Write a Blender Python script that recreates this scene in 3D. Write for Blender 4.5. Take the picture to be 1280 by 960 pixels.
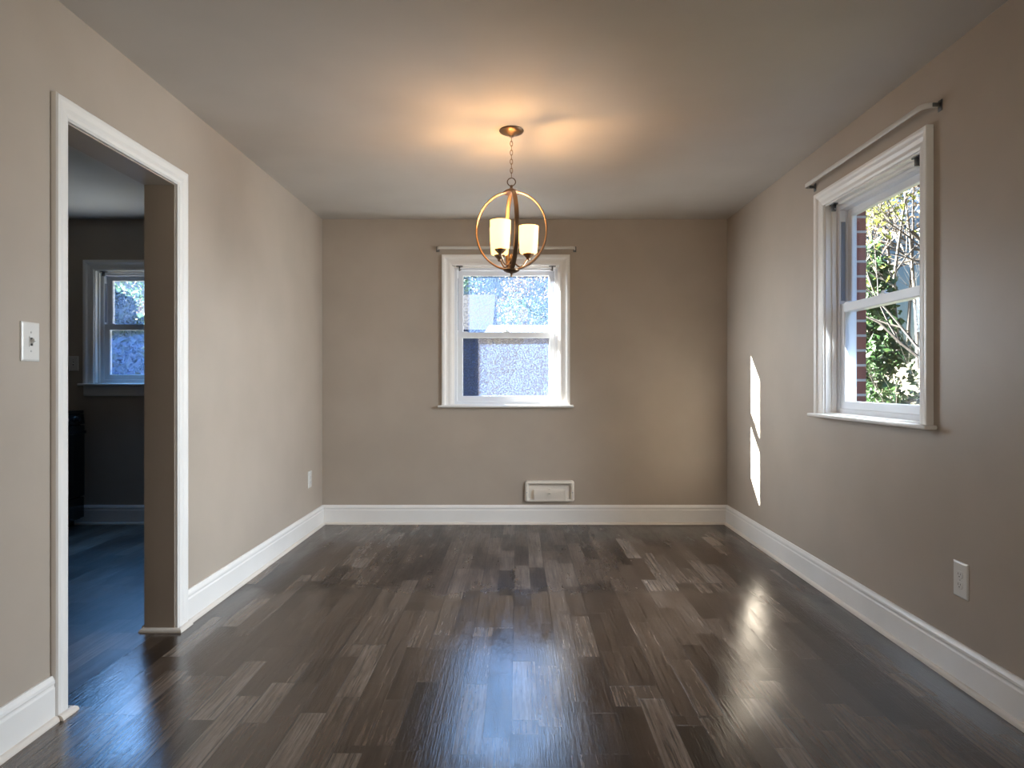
import bpy, bmesh, math, random
from mathutils import Vector, Matrix
PI = math.pi
scene = bpy.context.scene
for o in list(bpy.data.objects):
    bpy.data.objects.remove(o)
C = scene.collection

# ------------------------------------------------------------------ camera, sky, sun, exposure
FPX = 830.0                                   # focal length in pixels of the 1280 px wide frame
EYE = 1.14
cam = bpy.data.cameras.new('camera')
cam.sensor_width = 36.0
cam.lens = FPX / 1280 * 36.0
cam.shift_x = -8 / 1280
cam.shift_y = -3 / 1280
cam.clip_start = 0.02
cam_o = bpy.data.objects.new('camera', cam)
C.objects.link(cam_o)
cam_o.location = (0, 0, EYE)
cam_o.rotation_euler = (PI / 2, 0, 0)
scene.camera = cam_o
scene.view_settings.view_transform = 'Standard'
scene.view_settings.look = 'None'
scene.view_settings.gamma = 1.0
scene.view_settings.use_curve_mapping = False
scene.view_settings.exposure = 0.09

SUN_TRAVEL = Vector((1.0, -0.398, -0.405))
sun = bpy.data.lights.new('sun', 'SUN')
sun.energy = 260.0
sun.angle = 0.009
sun.color = (1.0, 0.97, 0.90)
sun_o = bpy.data.objects.new('sun', sun)
C.objects.link(sun_o)
sun_o.rotation_euler = SUN_TRAVEL.to_track_quat('-Z', 'Y').to_euler()
sun_o.location = (-20, 12, 14)

world = bpy.data.worlds.new('sky')
scene.world = world
world.use_nodes = True
wn = world.node_tree.nodes
wl = world.node_tree.links
wn.clear()
w_out = wn.new('ShaderNodeOutputWorld')
w_bg = wn.new('ShaderNodeBackground')
w_sky = wn.new('ShaderNodeTexSky')
w_sky.sky_type = 'NISHITA'
w_sky.sun_disc = False
w_sky.sun_elevation = math.radians(26)
w_sky.sun_rotation = math.radians(-68)
w_sky.air_density = 1.0
w_sky.dust_density = 0.6
w_sky.ozone_density = 4.0
w_bg.inputs['Strength'].default_value = 0.085
# sky brightened higher up, unseen, to add light to room and floor
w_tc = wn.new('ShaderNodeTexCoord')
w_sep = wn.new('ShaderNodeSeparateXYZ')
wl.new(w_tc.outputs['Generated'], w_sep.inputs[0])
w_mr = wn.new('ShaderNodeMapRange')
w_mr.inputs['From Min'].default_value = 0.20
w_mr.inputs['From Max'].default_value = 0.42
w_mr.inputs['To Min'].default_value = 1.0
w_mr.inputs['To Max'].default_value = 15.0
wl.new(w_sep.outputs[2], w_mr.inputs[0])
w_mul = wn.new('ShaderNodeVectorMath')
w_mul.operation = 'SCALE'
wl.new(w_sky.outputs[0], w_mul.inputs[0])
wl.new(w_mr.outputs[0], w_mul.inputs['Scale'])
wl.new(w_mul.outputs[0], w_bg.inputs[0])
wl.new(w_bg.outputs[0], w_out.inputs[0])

# room, metres: camera at the origin, x to the right, y into the picture
XL, XR, YB, YR, HC = -1.57, 1.672, 5.317, -4.2, 2.44
XKL = -4.13                                   # kitchen's far side wall
XD = XL - 0.135                               # kitchen face of the dividing wall
YK = 0.6                                      # kitchen's near wall
GZ = -0.6                                     # lawn level

def portal(name, loc, rot, sx, sy):
    l = bpy.data.lights.new(name, 'AREA')
    l.shape = 'RECTANGLE'
    l.size, l.size_y = sx, sy
    l.cycles.is_portal = True
    o = bpy.data.objects.new(name, l)
    C.objects.link(o)
    o.location = loc
    o.rotation_euler = rot
def fill_lamp(name, loc, rot, sx, sy, e, col, spread=180):  # added fill light, on top of the sun and sky
    l = bpy.data.lights.new(name, 'AREA')
    l.shape = 'RECTANGLE'
    l.size, l.size_y = sx, sy
    l.energy = e
    l.spread = math.radians(spread)
    l.color = col
    o = bpy.data.objects.new(name, l)
    C.objects.link(o)
    o.location = loc
    o.rotation_euler = rot
# area lamps look along local -Z
portal('portal_back', (-0.1, YB + 0.23, 1.52), (-PI / 2, 0, 0), 0.95, 1.2)
portal('portal_right', (XR + 0.23, 3.19, 1.52), (0, PI / 2, 0), 1.2, 1.0)
portal('portal_kitchen', (-2.97, YB + 0.23, 1.6), (-PI / 2, 0, 0), 0.95, 1.1)
def aim(x, y, z):
    return Vector((x, y, z)).to_track_quat('-Z', 'Y').to_euler()
fill_lamp('fill_living_room', (0.2, YR + 0.10, 1.45), (PI / 2, 0, 0), 2.2, 1.3, 42, (1.0, 0.89, 0.76))  # unseen fill added behind the camera to lift the back wall
fill_lamp('fill_right_window', (XR - 0.045, 3.185, 1.52), aim(-1, 0.10, -0.40), 0.80, 0.95, 47, (0.84, 0.93, 1.0), 115)  # added lamp on the room side of the glass, brightens the left wall
fill_lamp('fill_back_window', (-0.02, YB - 0.045, 1.52), aim(1, -0.62, -0.28), 0.75, 0.9, 12, (0.86, 0.94, 1.0), 95)  # added lamp, lifts the right wall around the sun patch
fill_lamp('fill_kitchen_window', (-2.96, YB - 0.045, 1.60), aim(-0.35, -0.70, 0.62), 0.75, 0.8, 2.2, (0.80, 0.92, 1.0), 98)  # added lamp, brightens the kitchen ceiling
fill_lamp('floor_fill_back_window', (-0.10, YB - 0.045, 1.56), aim(0, -0.5, -0.87), 0.75, 0.9, 2.2, (0.30, 0.58, 1.0), 100)  # added blue lamp, strengthens the sky sheen on the floor
fill_lamp('floor_fill_kitchen_window', (-2.96, YB - 0.045, 1.60), aim(0.1, -0.5, -0.86), 0.75, 0.8, 7, (0.15, 0.46, 1.0), 100)  # added blue lamp for the reflection on the kitchen floor

# ------------------------------------------------------------------ node helpers and materials
def mat(name):
    m = bpy.data.materials.new(name)
    m.use_nodes = True
    nt = m.node_tree
    b = nt.nodes.get('Principled BSDF')
    return m, nt, b
def nd(nt, typ, **kw):
    n = nt.nodes.new(typ)
    for k, v in kw.items():
        if k.startswith('i_'):
            n.inputs[k[2:].replace('_', ' ')].default_value = v
        else:
            setattr(n, k, v)
    return n
def mth(nt, op, a, b=None, c=None):
    n = nt.nodes.new('ShaderNodeMath')
    n.operation = op
    for i, x in enumerate((a, b, c)):
        if x is None:
            continue
        if isinstance(x, (int, float)):
            n.inputs[i].default_value = x
        else:
            nt.links.new(x, n.inputs[i])
    return n.outputs[0]
def comb(nt, x, y, z=0.0):
    n = nt.nodes.new('ShaderNodeCombineXYZ')
    for i, v in enumerate((x, y, z)):
        if isinstance(v, (int, float)):
            n.inputs[i].default_value = v
        else:
            nt.links.new(v, n.inputs[i])
    return n.outputs[0]
def noise(nt, vec, scale, detail=3, rough=0.5, typ='FLOAT'):
    n = nd(nt, 'ShaderNodeTexNoise')
    n.inputs['Scale'].default_value = scale
    n.inputs['Detail'].default_value = detail
    n.inputs['Roughness'].default_value = rough
    if vec is not None:
        nt.links.new(vec, n.inputs['Vector'])
    return n.outputs['Fac']
def ramp(nt, fac, stops, interp='LINEAR'):
    n = nt.nodes.new('ShaderNodeValToRGB')
    n.color_ramp.interpolation = interp
    e = n.color_ramp.elements
    while len(e) < len(stops):
        e.new(0.5)
    for i, (p, c) in enumerate(stops):
        e[i].position = p
        e[i].color = (*c, 1) if len(c) == 3 else c
    nt.links.new(fac, n.inputs[0])
    return n.outputs[0]
def gpos(nt):
    return nt.nodes.new('ShaderNodeNewGeometry').outputs['Position']
def opos(nt):
    return nt.nodes.new('ShaderNodeTexCoord').outputs['Object']
def bump(nt, b, h, strength=0.2, dist=0.002):
    n = nt.nodes.new('ShaderNodeBump')
    n.inputs['Strength'].default_value = strength
    n.inputs['Distance'].default_value = dist
    nt.links.new(h, n.inputs['Height'])
    nt.links.new(n.outputs[0], b.inputs['Normal'])
    return n

def paint(name, c0, c1, rough=0.6, scale=2.5, bmp=0.12, spec=0.4):
    m, nt, b = mat(name)
    p = gpos(nt)
    f = noise(nt, p, scale, 4)
    col = ramp(nt, f, [(0.35, c0), (0.65, c1)])
    nt.links.new(col, b.inputs['Base Color'])
    b.inputs['Roughness'].default_value = rough
    b.inputs['Specular IOR Level'].default_value = spec
    bump(nt, b, noise(nt, p, 260, 2), bmp, 0.0008)
    return m
def plain(name, c, rough=0.5, metal=0.0, spec=0.5, bscale=0, bstr=0.1):
    m, nt, b = mat(name)
    b.inputs['Base Color'].default_value = (*c, 1)
    b.inputs['Metallic'].default_value = metal
    b.inputs['Specular IOR Level'].default_value = spec
    p = opos(nt)
    r = nt.nodes.new('ShaderNodeMapRange')
    r.inputs['To Min'].default_value = max(0.02, rough - 0.07)
    r.inputs['To Max'].default_value = min(1, rough + 0.07)
    nt.links.new(noise(nt, p, 30, 2), r.inputs['Value'])
    nt.links.new(r.outputs[0], b.inputs['Roughness'])
    if bscale:
        bump(nt, b, noise(nt, p, bscale, 3), bstr, 0.001)
    return m

M = {}
M['wall'] = paint('greige_wall_paint', (0.392, 0.332, 0.273), (0.422, 0.359, 0.297), 0.44, 2.5, 0.08, 0.45)
M['ceiling'] = paint('ceiling_paint', (0.53, 0.495, 0.455), (0.56, 0.525, 0.485), 0.75)
M['trim'] = paint('white_trim_paint', (0.78, 0.755, 0.725), (0.82, 0.795, 0.765), 0.32, 3, 0.05, 0.5)
M['shoe'] = paint('cream_shoe_paint', (0.66, 0.60, 0.54), (0.70, 0.64, 0.57), 0.4, 3, 0.05, 0.5)
M['vinyl'] = plain('white_vinyl', (0.74, 0.76, 0.80), 0.32)
M['track'] = plain('grey_track_vinyl', (0.22, 0.24, 0.30), 0.4)
M['plate'] = plain('white_plastic_plate', (0.72, 0.70, 0.67), 0.22)
M['slot'] = plain('dark_slot', (0.02, 0.02, 0.02), 0.5)
M['steel'] = plain('zinc_steel', (0.13, 0.135, 0.14), 0.4, 1.0)
M['rod'] = plain('white_enamel_rod', (0.62, 0.60, 0.56), 0.35)
M['bronze'] = plain('brushed_bronze', (0.27, 0.175, 0.105), 0.34, 1.0)
M['bronze_dark'] = plain('dark_bronze', (0.17, 0.105, 0.065), 0.33, 1.0)
M['register'] = plain('beige_enamel', (0.74, 0.68, 0.60), 0.3)
M['black'] = plain('black_enamel', (0.008, 0.008, 0.009), 0.18)
M['black_glass'] = plain('black_oven_glass', (0.004, 0.004, 0.005), 0.06)
M['knob'] = plain('black_knob', (0.012, 0.012, 0.012), 0.3)
M['chrome'] = plain('chrome_ring', (0.6, 0.6, 0.6), 0.15, 1.0)
M['screw'] = plain('painted_screw', (0.45, 0.44, 0.42), 0.3)
M['bark'] = plain('grey_brown_bark', (0.03, 0.026, 0.023), 0.9, 0, 0.2, 40, 0.6)
M['bark_pale'] = plain('pale_bark', (0.065, 0.056, 0.046), 0.9, 0, 0.2, 40, 0.6)
M['roof'] = plain('grey_shingle', (0.03, 0.03, 0.033), 0.9, 0, 0.2, 20, 0.5)

def leaf_mat(name, a, b_, c):
    m, nt, b = mat(name)
    f = noise(nt, gpos(nt), 3.0, 3, 0.7)
    col = ramp(nt, f, [(0.3, a), (0.5, b_), (0.7, c)])
    nt.links.new(col, b.inputs['Base Color'])
    b.inputs['Roughness'].default_value = 0.55
    tr = nt.nodes.new('ShaderNodeBsdfTranslucent')
    nt.links.new(col, tr.inputs[0])
    mx = nt.nodes.new('ShaderNodeMixShader')
    mx.inputs[0].default_value = 0.4
    nt.links.new(b.outputs[0], mx.inputs[1])
    nt.links.new(tr.outputs[0], mx.inputs[2])
    nt.links.new(mx.outputs[0], nt.nodes['Material Output'].inputs[0])
    return m
M['leaf_gold'] = leaf_mat('yellow_green_leaves', (0.05, 0.07, 0.014), (0.10, 0.115, 0.02), (0.16, 0.155, 0.035))
M['leaf_green'] = leaf_mat('green_leaves', (0.014, 0.035, 0.012), (0.028, 0.06, 0.02), (0.05, 0.09, 0.03))
M['leaf_dark'] = leaf_mat('evergreen_needles', (0.02, 0.045, 0.03), (0.035, 0.075, 0.045), (0.06, 0.11, 0.06))
M['leaf_brown'] = leaf_mat('dry_brown_leaves', (0.04, 0.027, 0.014), (0.065, 0.043, 0.023), (0.09, 0.062, 0.033))

def floor_mat():
    m, nt, b = mat('dark_plank_floor')
    p = gpos(nt)
    s = nt.nodes.new('ShaderNodeSeparateXYZ')
    nt.links.new(p, s.inputs[0])
    X, Y = s.outputs[0], s.outputs[1]
    def strips(w, ln, off):
        u = mth(nt, 'ADD', mth(nt, 'DIVIDE', X, w), off)
        row = mth(nt, 'FLOOR', u)
        wn1 = nd(nt, 'ShaderNodeTexWhiteNoise', noise_dimensions='1D')
        nt.links.new(row, wn1.inputs['W'])
        v = mth(nt, 'ADD', mth(nt, 'DIVIDE', Y, ln), mth(nt, 'MULTIPLY', wn1.outputs[0], 9.0))
        colm = mth(nt, 'FLOOR', v)
        wn2 = nd(nt, 'ShaderNodeTexWhiteNoise', noise_dimensions='2D')
        nt.links.new(comb(nt, row, colm), wn2.inputs['Vector'])
        fu, fv = mth(nt, 'FRACT', u), mth(nt, 'FRACT', v)
        du = mth(nt, 'MULTIPLY', mth(nt, 'MINIMUM', fu, mth(nt, 'SUBTRACT', 1.0, fu)), w)
        dv = mth(nt, 'MULTIPLY', mth(nt, 'MINIMUM', fv, mth(nt, 'SUBTRACT', 1.0, fv)), ln)
        return wn2.outputs['Value'], mth(nt, 'MINIMUM', du, dv)
    r1, d1 = strips(0.182, 1.22, 0.13)        # the boards
    r2, d2 = strips(0.091, 0.47, 0.26)        # the printed strips on each board
    idv = mth(nt, 'ADD', mth(nt, 'MULTIPLY', r1, 0.42), mth(nt, 'MULTIPLY', r2, 0.58))
    sh = mth(nt, 'MULTIPLY', mth(nt, 'ADD', r1, r2), 37.0)
    def grain(sx, sy, det, ro, wob=0.0):
        y_ = mth(nt, 'MULTIPLY', Y, sy)
        x_ = mth(nt, 'MULTIPLY', X, sx)
        return noise(nt, comb(nt, x_, y_, sh), 1.0, det, ro)
    g3 = grain(9.0, 1.6, 5, 0.65)
    g1 = grain(26.0, 1.1, 7, 0.85)
    g2 = grain(150.0, 7.0, 3, 0.7)
    g4 = grain(70.0, 16.0, 3, 0.8)
    # cathedral figure: distorted rings in the board's own frame
    wv = nd(nt, 'ShaderNodeTexWave', wave_type='RINGS', rings_direction='Z')
    wv.inputs['Scale'].default_value = 3.2
    wv.inputs['Distortion'].default_value = 7.0
    wv.inputs['Detail'].default_value = 3.0
    wv.inputs['Detail Roughness'].default_value = 0.65
    nt.links.new(comb(nt, mth(nt, 'ADD', mth(nt, 'MULTIPLY', X, 5.0), sh), mth(nt, 'MULTIPLY', Y, 0.8), 0.0), wv.inputs['Vector'])
    t = mth(nt, 'ADD', mth(nt, 'MULTIPLY', idv, 0.46), 0.02)
    for g_, w_ in ((g3, 0.42), (g1, 0.40), (g2, 0.10), (g4, 0.10), (wv.outputs['Fac'], 0.035)):
        t = mth(nt, 'ADD', t, mth(nt, 'MULTIPLY', g_, w_))
    col = ramp(nt, t, [(0.54, (0.010, 0.0066, 0.005)), (0.66, (0.034, 0.0215, 0.015)), (0.80, (0.074, 0.050, 0.036)),
                       (0.93, (0.128, 0.096, 0.075)), (1.0, (0.180, 0.142, 0.116))])
    # open dark pores along the grain
    pore = grain(120.0, 3.2, 4, 0.6)
    pr = nt.nodes.new('ShaderNodeMapRange')
    pr.inputs['From Min'].default_value = 0.50
    pr.inputs['From Max'].default_value = 0.66
    pr.inputs['To Min'].default_value = 1.0
    pr.inputs['To Max'].default_value = 0.42
    nt.links.new(pore, pr.inputs['Value'])
    pm = nd(nt, 'ShaderNodeVectorMath', operation='SCALE')
    nt.links.new(col, pm.inputs[0])
    nt.links.new(pr.outputs[0], pm.inputs['Scale'])
    col = pm.outputs[0]
    gap = mth(nt, 'LESS_THAN', d1, 0.0018)
    gap2 = mth(nt, 'MULTIPLY', mth(nt, 'LESS_THAN', d2, 0.0010), 0.6)
    gg = mth(nt, 'MAXIMUM', gap, gap2)
    mx = nd(nt, 'ShaderNodeMix', data_type='RGBA')
    nt.links.new(gg, mx.inputs['Factor'])
    nt.links.new(col, mx.inputs[6])
    mx.inputs[7].default_value = (0.008, 0.006, 0.005, 1)
    nt.links.new(mx.outputs[2], b.inputs['Base Color'])
    # a worn polish: smooth in the front of the room, dulled and scuffed toward the back wall
    pn = noise(nt, comb(nt, mth(nt, 'MULTIPLY', X, 2.0), mth(nt, 'MULTIPLY', Y, 1.4)), 1.0, 5, 0.65)
    edge = mth(nt, 'ADD', Y, mth(nt, 'MULTIPLY', mth(nt, 'SUBTRACT', pn, 0.5), 1.1))
    mr = nt.nodes.new('ShaderNodeMapRange')
    mr.inputs['From Min'].default_value = 3.50
    mr.inputs['From Max'].default_value = 3.66
    nt.links.new(edge, mr.inputs['Value'])
    pn2 = noise(nt, comb(nt, mth(nt, 'MULTIPLY', X, 11.0), mth(nt, 'MULTIPLY', Y, 2.2)), 1.0, 5, 0.7)
    # scuffed most in the middle of the room, and all over the kitchen floor
    cx_ = nt.nodes.new('ShaderNodeMapRange')
    cx_.inputs['From Min'].default_value = 0.45
    cx_.inputs['From Max'].default_value = 1.0
    cx_.inputs['To Min'].default_value = 1.0
    cx_.inputs['To Max'].default_value = 0.35
    nt.links.new(mth(nt, 'ABSOLUTE', mth(nt, 'ADD', X, 0.2)), cx_.inputs['Value'])
    kit = mth(nt, 'LESS_THAN', X, XL - 0.07)
    dull = mth(nt, 'MAXIMUM', mth(nt, 'MULTIPLY', mr.outputs[0], cx_.outputs[0]), mth(nt, 'MULTIPLY', kit, 1.3))
    sl = mth(nt, 'SUBTRACT', 0.5, mth(nt, 'MULTIPLY', mr.outputs[0], mth(nt, 'SUBTRACT', 0.34, mth(nt, 'MULTIPLY', kit, 0.34))))
    nt.links.new(sl, b.inputs['Specular IOR Level'])
    rg = mth(nt, 'ADD', mth(nt, 'MULTIPLY', dull, 0.17), 0.085)
    rg = mth(nt, 'ADD', rg, mth(nt, 'MULTIPLY', mth(nt, 'SUBTRACT', pn2, 0.40), 0.40))
    rg = mth(nt, 'ADD', rg, mth(nt, 'MULTIPLY', g2, 0.06))
    rg = mth(nt, 'MAXIMUM', rg, 0.07)
    nt.links.new(rg, b.inputs['Roughness'])
    b.inputs['IOR'].default_value = 1.72
    hh = mth(nt, 'ADD', mth(nt, 'MULTIPLY', g2, 0.8), mth(nt, 'MULTIPLY', g1, 0.6))
    hh = mth(nt, 'SUBTRACT', hh, mth(nt, 'MULTIPLY', gg, 0.8))
    hh = mth(nt, 'ADD', hh, mth(nt, 'MULTIPLY', noise(nt, comb(nt, mth(nt, 'MULTIPLY', X, 60.0), mth(nt, 'MULTIPLY', Y, 25.0)), 1.0, 2), 0.5))
    bump(nt, b, hh, 0.42, 0.0016)
    return m
M['floor'] = floor_mat()

def brick_mat():
    m, nt, b = mat('red_brick')
    p = gpos(nt)
    s = nt.nodes.new('ShaderNodeSeparateXYZ')
    nt.links.new(p, s.inputs[0])
    v = comb(nt, mth(nt, 'ADD', mth(nt, 'ADD', s.outputs[0], s.outputs[1]), -0.065), s.outputs[2])
    br = nt.nodes.new('ShaderNodeTexBrick')
    nt.links.new(v, br.inputs['Vector'])
    br.inputs['Color1'].default_value = (0.24, 0.075, 0.05, 1)
    br.inputs['Color2'].default_value = (0.16, 0.055, 0.042, 1)
    br.inputs['Mortar'].default_value = (0.42, 0.39, 0.36, 1)
    br.inputs['Scale'].default_value = 1.0
    br.inputs['Brick Width'].default_value = 0.30
    br.inputs['Row Height'].default_value = 0.082
    br.inputs['Mortar Size'].default_value = 0.007
    nt.links.new(br.outputs['Color'], b.inputs['Base Color'])
    b.inputs['Roughness'].default_value = 0.85
    bump(nt, b, mth(nt, 'SUBTRACT', 1.0, br.outputs['Fac']), 0.5, 0.006)
    return m
M['brick'] = brick_mat()

def siding_mat(name, c):
    m, nt, b = mat(name)
    p = gpos(nt)
    s = nt.nodes.new('ShaderNodeSeparateXYZ')
    nt.links.new(p, s.inputs[0])
    f = mth(nt, 'FRACT', mth(nt, 'DIVIDE', s.outputs[2], 0.18))
    cc = ramp(nt, noise(nt, p, 1.5), [(0.3, tuple(x * 0.92 for x in c)), (0.7, c)])
    nt.links.new(cc, b.inputs['Base Color'])
    b.inputs['Roughness'].default_value = 0.7
    bump(nt, b, f, 0.6, 0.02)
    return m
M['siding'] = siding_mat('pale_siding', (0.055, 0.055, 0.070))
M['siding_blue'] = siding_mat('slate_siding', (0.028, 0.031, 0.055))

def ground_mat():
    m, nt, b = mat('lawn_and_leaf_litter')
    p = gpos(nt)
    f1 = noise(nt, p, 0.35, 5, 0.65)
    f2 = noise(nt, p, 9.0, 4, 0.7)
    t = mth(nt, 'ADD', mth(nt, 'MULTIPLY', f1, 0.65), mth(nt, 'MULTIPLY', f2, 0.35))
    col = ramp(nt, t, [(0.36, (0.022, 0.03, 0.01)), (0.47, (0.05, 0.043, 0.018)), (0.58, (0.10, 0.08, 0.04)), (0.7, (0.07, 0.045, 0.025))])
    nt.links.new(col, b.inputs['Base Color'])
    b.inputs['Roughness'].default_value = 0.95
    bump(nt, b, f2, 0.6, 0.05)
    return m
M['ground'] = ground_mat()

def pane_mat(name, film, tint=(0.030, 0.048, 0.098)):
    """clear window glass; film > 0 adds a speckled frost over the glass"""
    m, nt, b = mat(name)
    nt.nodes.remove(b)
    out = nt.nodes['Material Output']
    tr = nt.nodes.new('ShaderNodeBsdfTransparent')
    tr.inputs[0].default_value = (0.96, 0.98, 0.985, 1)
    gl = nt.nodes.new('ShaderNodeBsdfGlossy')
    gl.inputs['Roughness'].default_value = 0.0
    ge = nt.nodes.new('ShaderNodeNewGeometry')
    dt = nd(nt, 'ShaderNodeVectorMath', operation='DOT_PRODUCT')
    nt.links.new(ge.outputs['Normal'], dt.inputs[0])
    nt.links.new(ge.outputs['Incoming'], dt.inputs[1])
    inv = mth(nt, 'SUBTRACT', 1.0, mth(nt, 'ABSOLUTE', dt.outputs['Value']))
    fres = mth(nt, 'ADD', mth(nt, 'MULTIPLY', mth(nt, 'POWER', inv, 5.0), 0.96), 0.04)
    base = tr.outputs[0]
    if film:
        p = opos(nt)
        sp = noise(nt, p, 85.0, 2, 0.7)
        big = noise(nt, p, 5.0, 3, 0.6)
        t = mth(nt, 'ADD', sp, mth(nt, 'MULTIPLY', mth(nt, 'SUBTRACT', big, 0.5), 0.25))
        mr = nt.nodes.new('ShaderNodeMapRange')
        mr.inputs['From Min'].default_value = 0.44
        mr.inputs['From Max'].default_value = 0.60
        mr.inputs['To Min'].default_value = film * 0.2
        mr.inputs['To Max'].default_value = min(1, film * 1.9)
        nt.links.new(t, mr.inputs['Value'])
        tl = nt.nodes.new('ShaderNodeBsdfTranslucent')
        tl.inputs[0].default_value = (*tint, 1)  # blue of the sky light put into the film's colour
        mx = nt.nodes.new('ShaderNodeMixShader')
        nt.links.new(mr.outputs[0], mx.inputs[0])
        nt.links.new(tr.outputs[0], mx.inputs[1])
        nt.links.new(tl.outputs[0], mx.inputs[2])
        base = mx.outputs[0]
    mx2 = nt.nodes.new('ShaderNodeMixShader')
    nt.links.new(fres, mx2.inputs[0])
    nt.links.new(base, mx2.inputs[1])
    nt.links.new(gl.outputs[0], mx2.inputs[2])
    nt.links.new(mx2.outputs[0], out.inputs[0])
    return m
M['pane'] = pane_mat('clear_window_glass', 0)
M['pane_frost_skylit'] = pane_mat('skylit_tint_frosted_glass', 0.26, (0.13, 0.21, 0.40))  # same frost, tint raised in place of light on the shaded kitchen window
M['pane_frost'] = pane_mat('frosted_over_window_glass', 0.26)

def shade_mat():
    m, nt, b = mat('lit_frosted_glass_shade')
    b.inputs['Base Color'].default_value = (0.9, 0.86, 0.78, 1)
    b.inputs['Roughness'].default_value = 0.3
    tl = nt.nodes.new('ShaderNodeBsdfTranslucent')
    tl.inputs[0].default_value = (0.20, 0.17, 0.12, 1)
    mx = nt.nodes.new('ShaderNodeMixShader')
    mx.inputs[0].default_value = 0.75
    nt.links.new(b.outputs[0], mx.inputs[1])
    nt.links.new(tl.outputs[0], mx.inputs[2])
    em = nt.nodes.new('ShaderNodeEmission')
    em.inputs[0].default_value = (1.0, 0.55, 0.17, 1)
    em.inputs[1].default_value = 3.2
    ad = nt.nodes.new('ShaderNodeAddShader')
    nt.links.new(mx.outputs[0], ad.inputs[0])
    nt.links.new(em.outputs[0], ad.inputs[1])
    nt.links.new(ad.outputs[0], nt.nodes['Material Output'].inputs[0])
    return m
M['shade'] = shade_mat()
def bulb_mat():
    m, nt, b = mat('lit_bulb')
    nt.nodes.remove(b)
    em = nt.nodes.new('ShaderNodeEmission')
    em.inputs[0].default_value = (1.0, 0.56, 0.22, 1)
    em.inputs[1].default_value = 200.0
    nt.links.new(em.outputs[0], nt.nodes['Material Output'].inputs[0])
    return m
M['bulb'] = bulb_mat()

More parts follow.
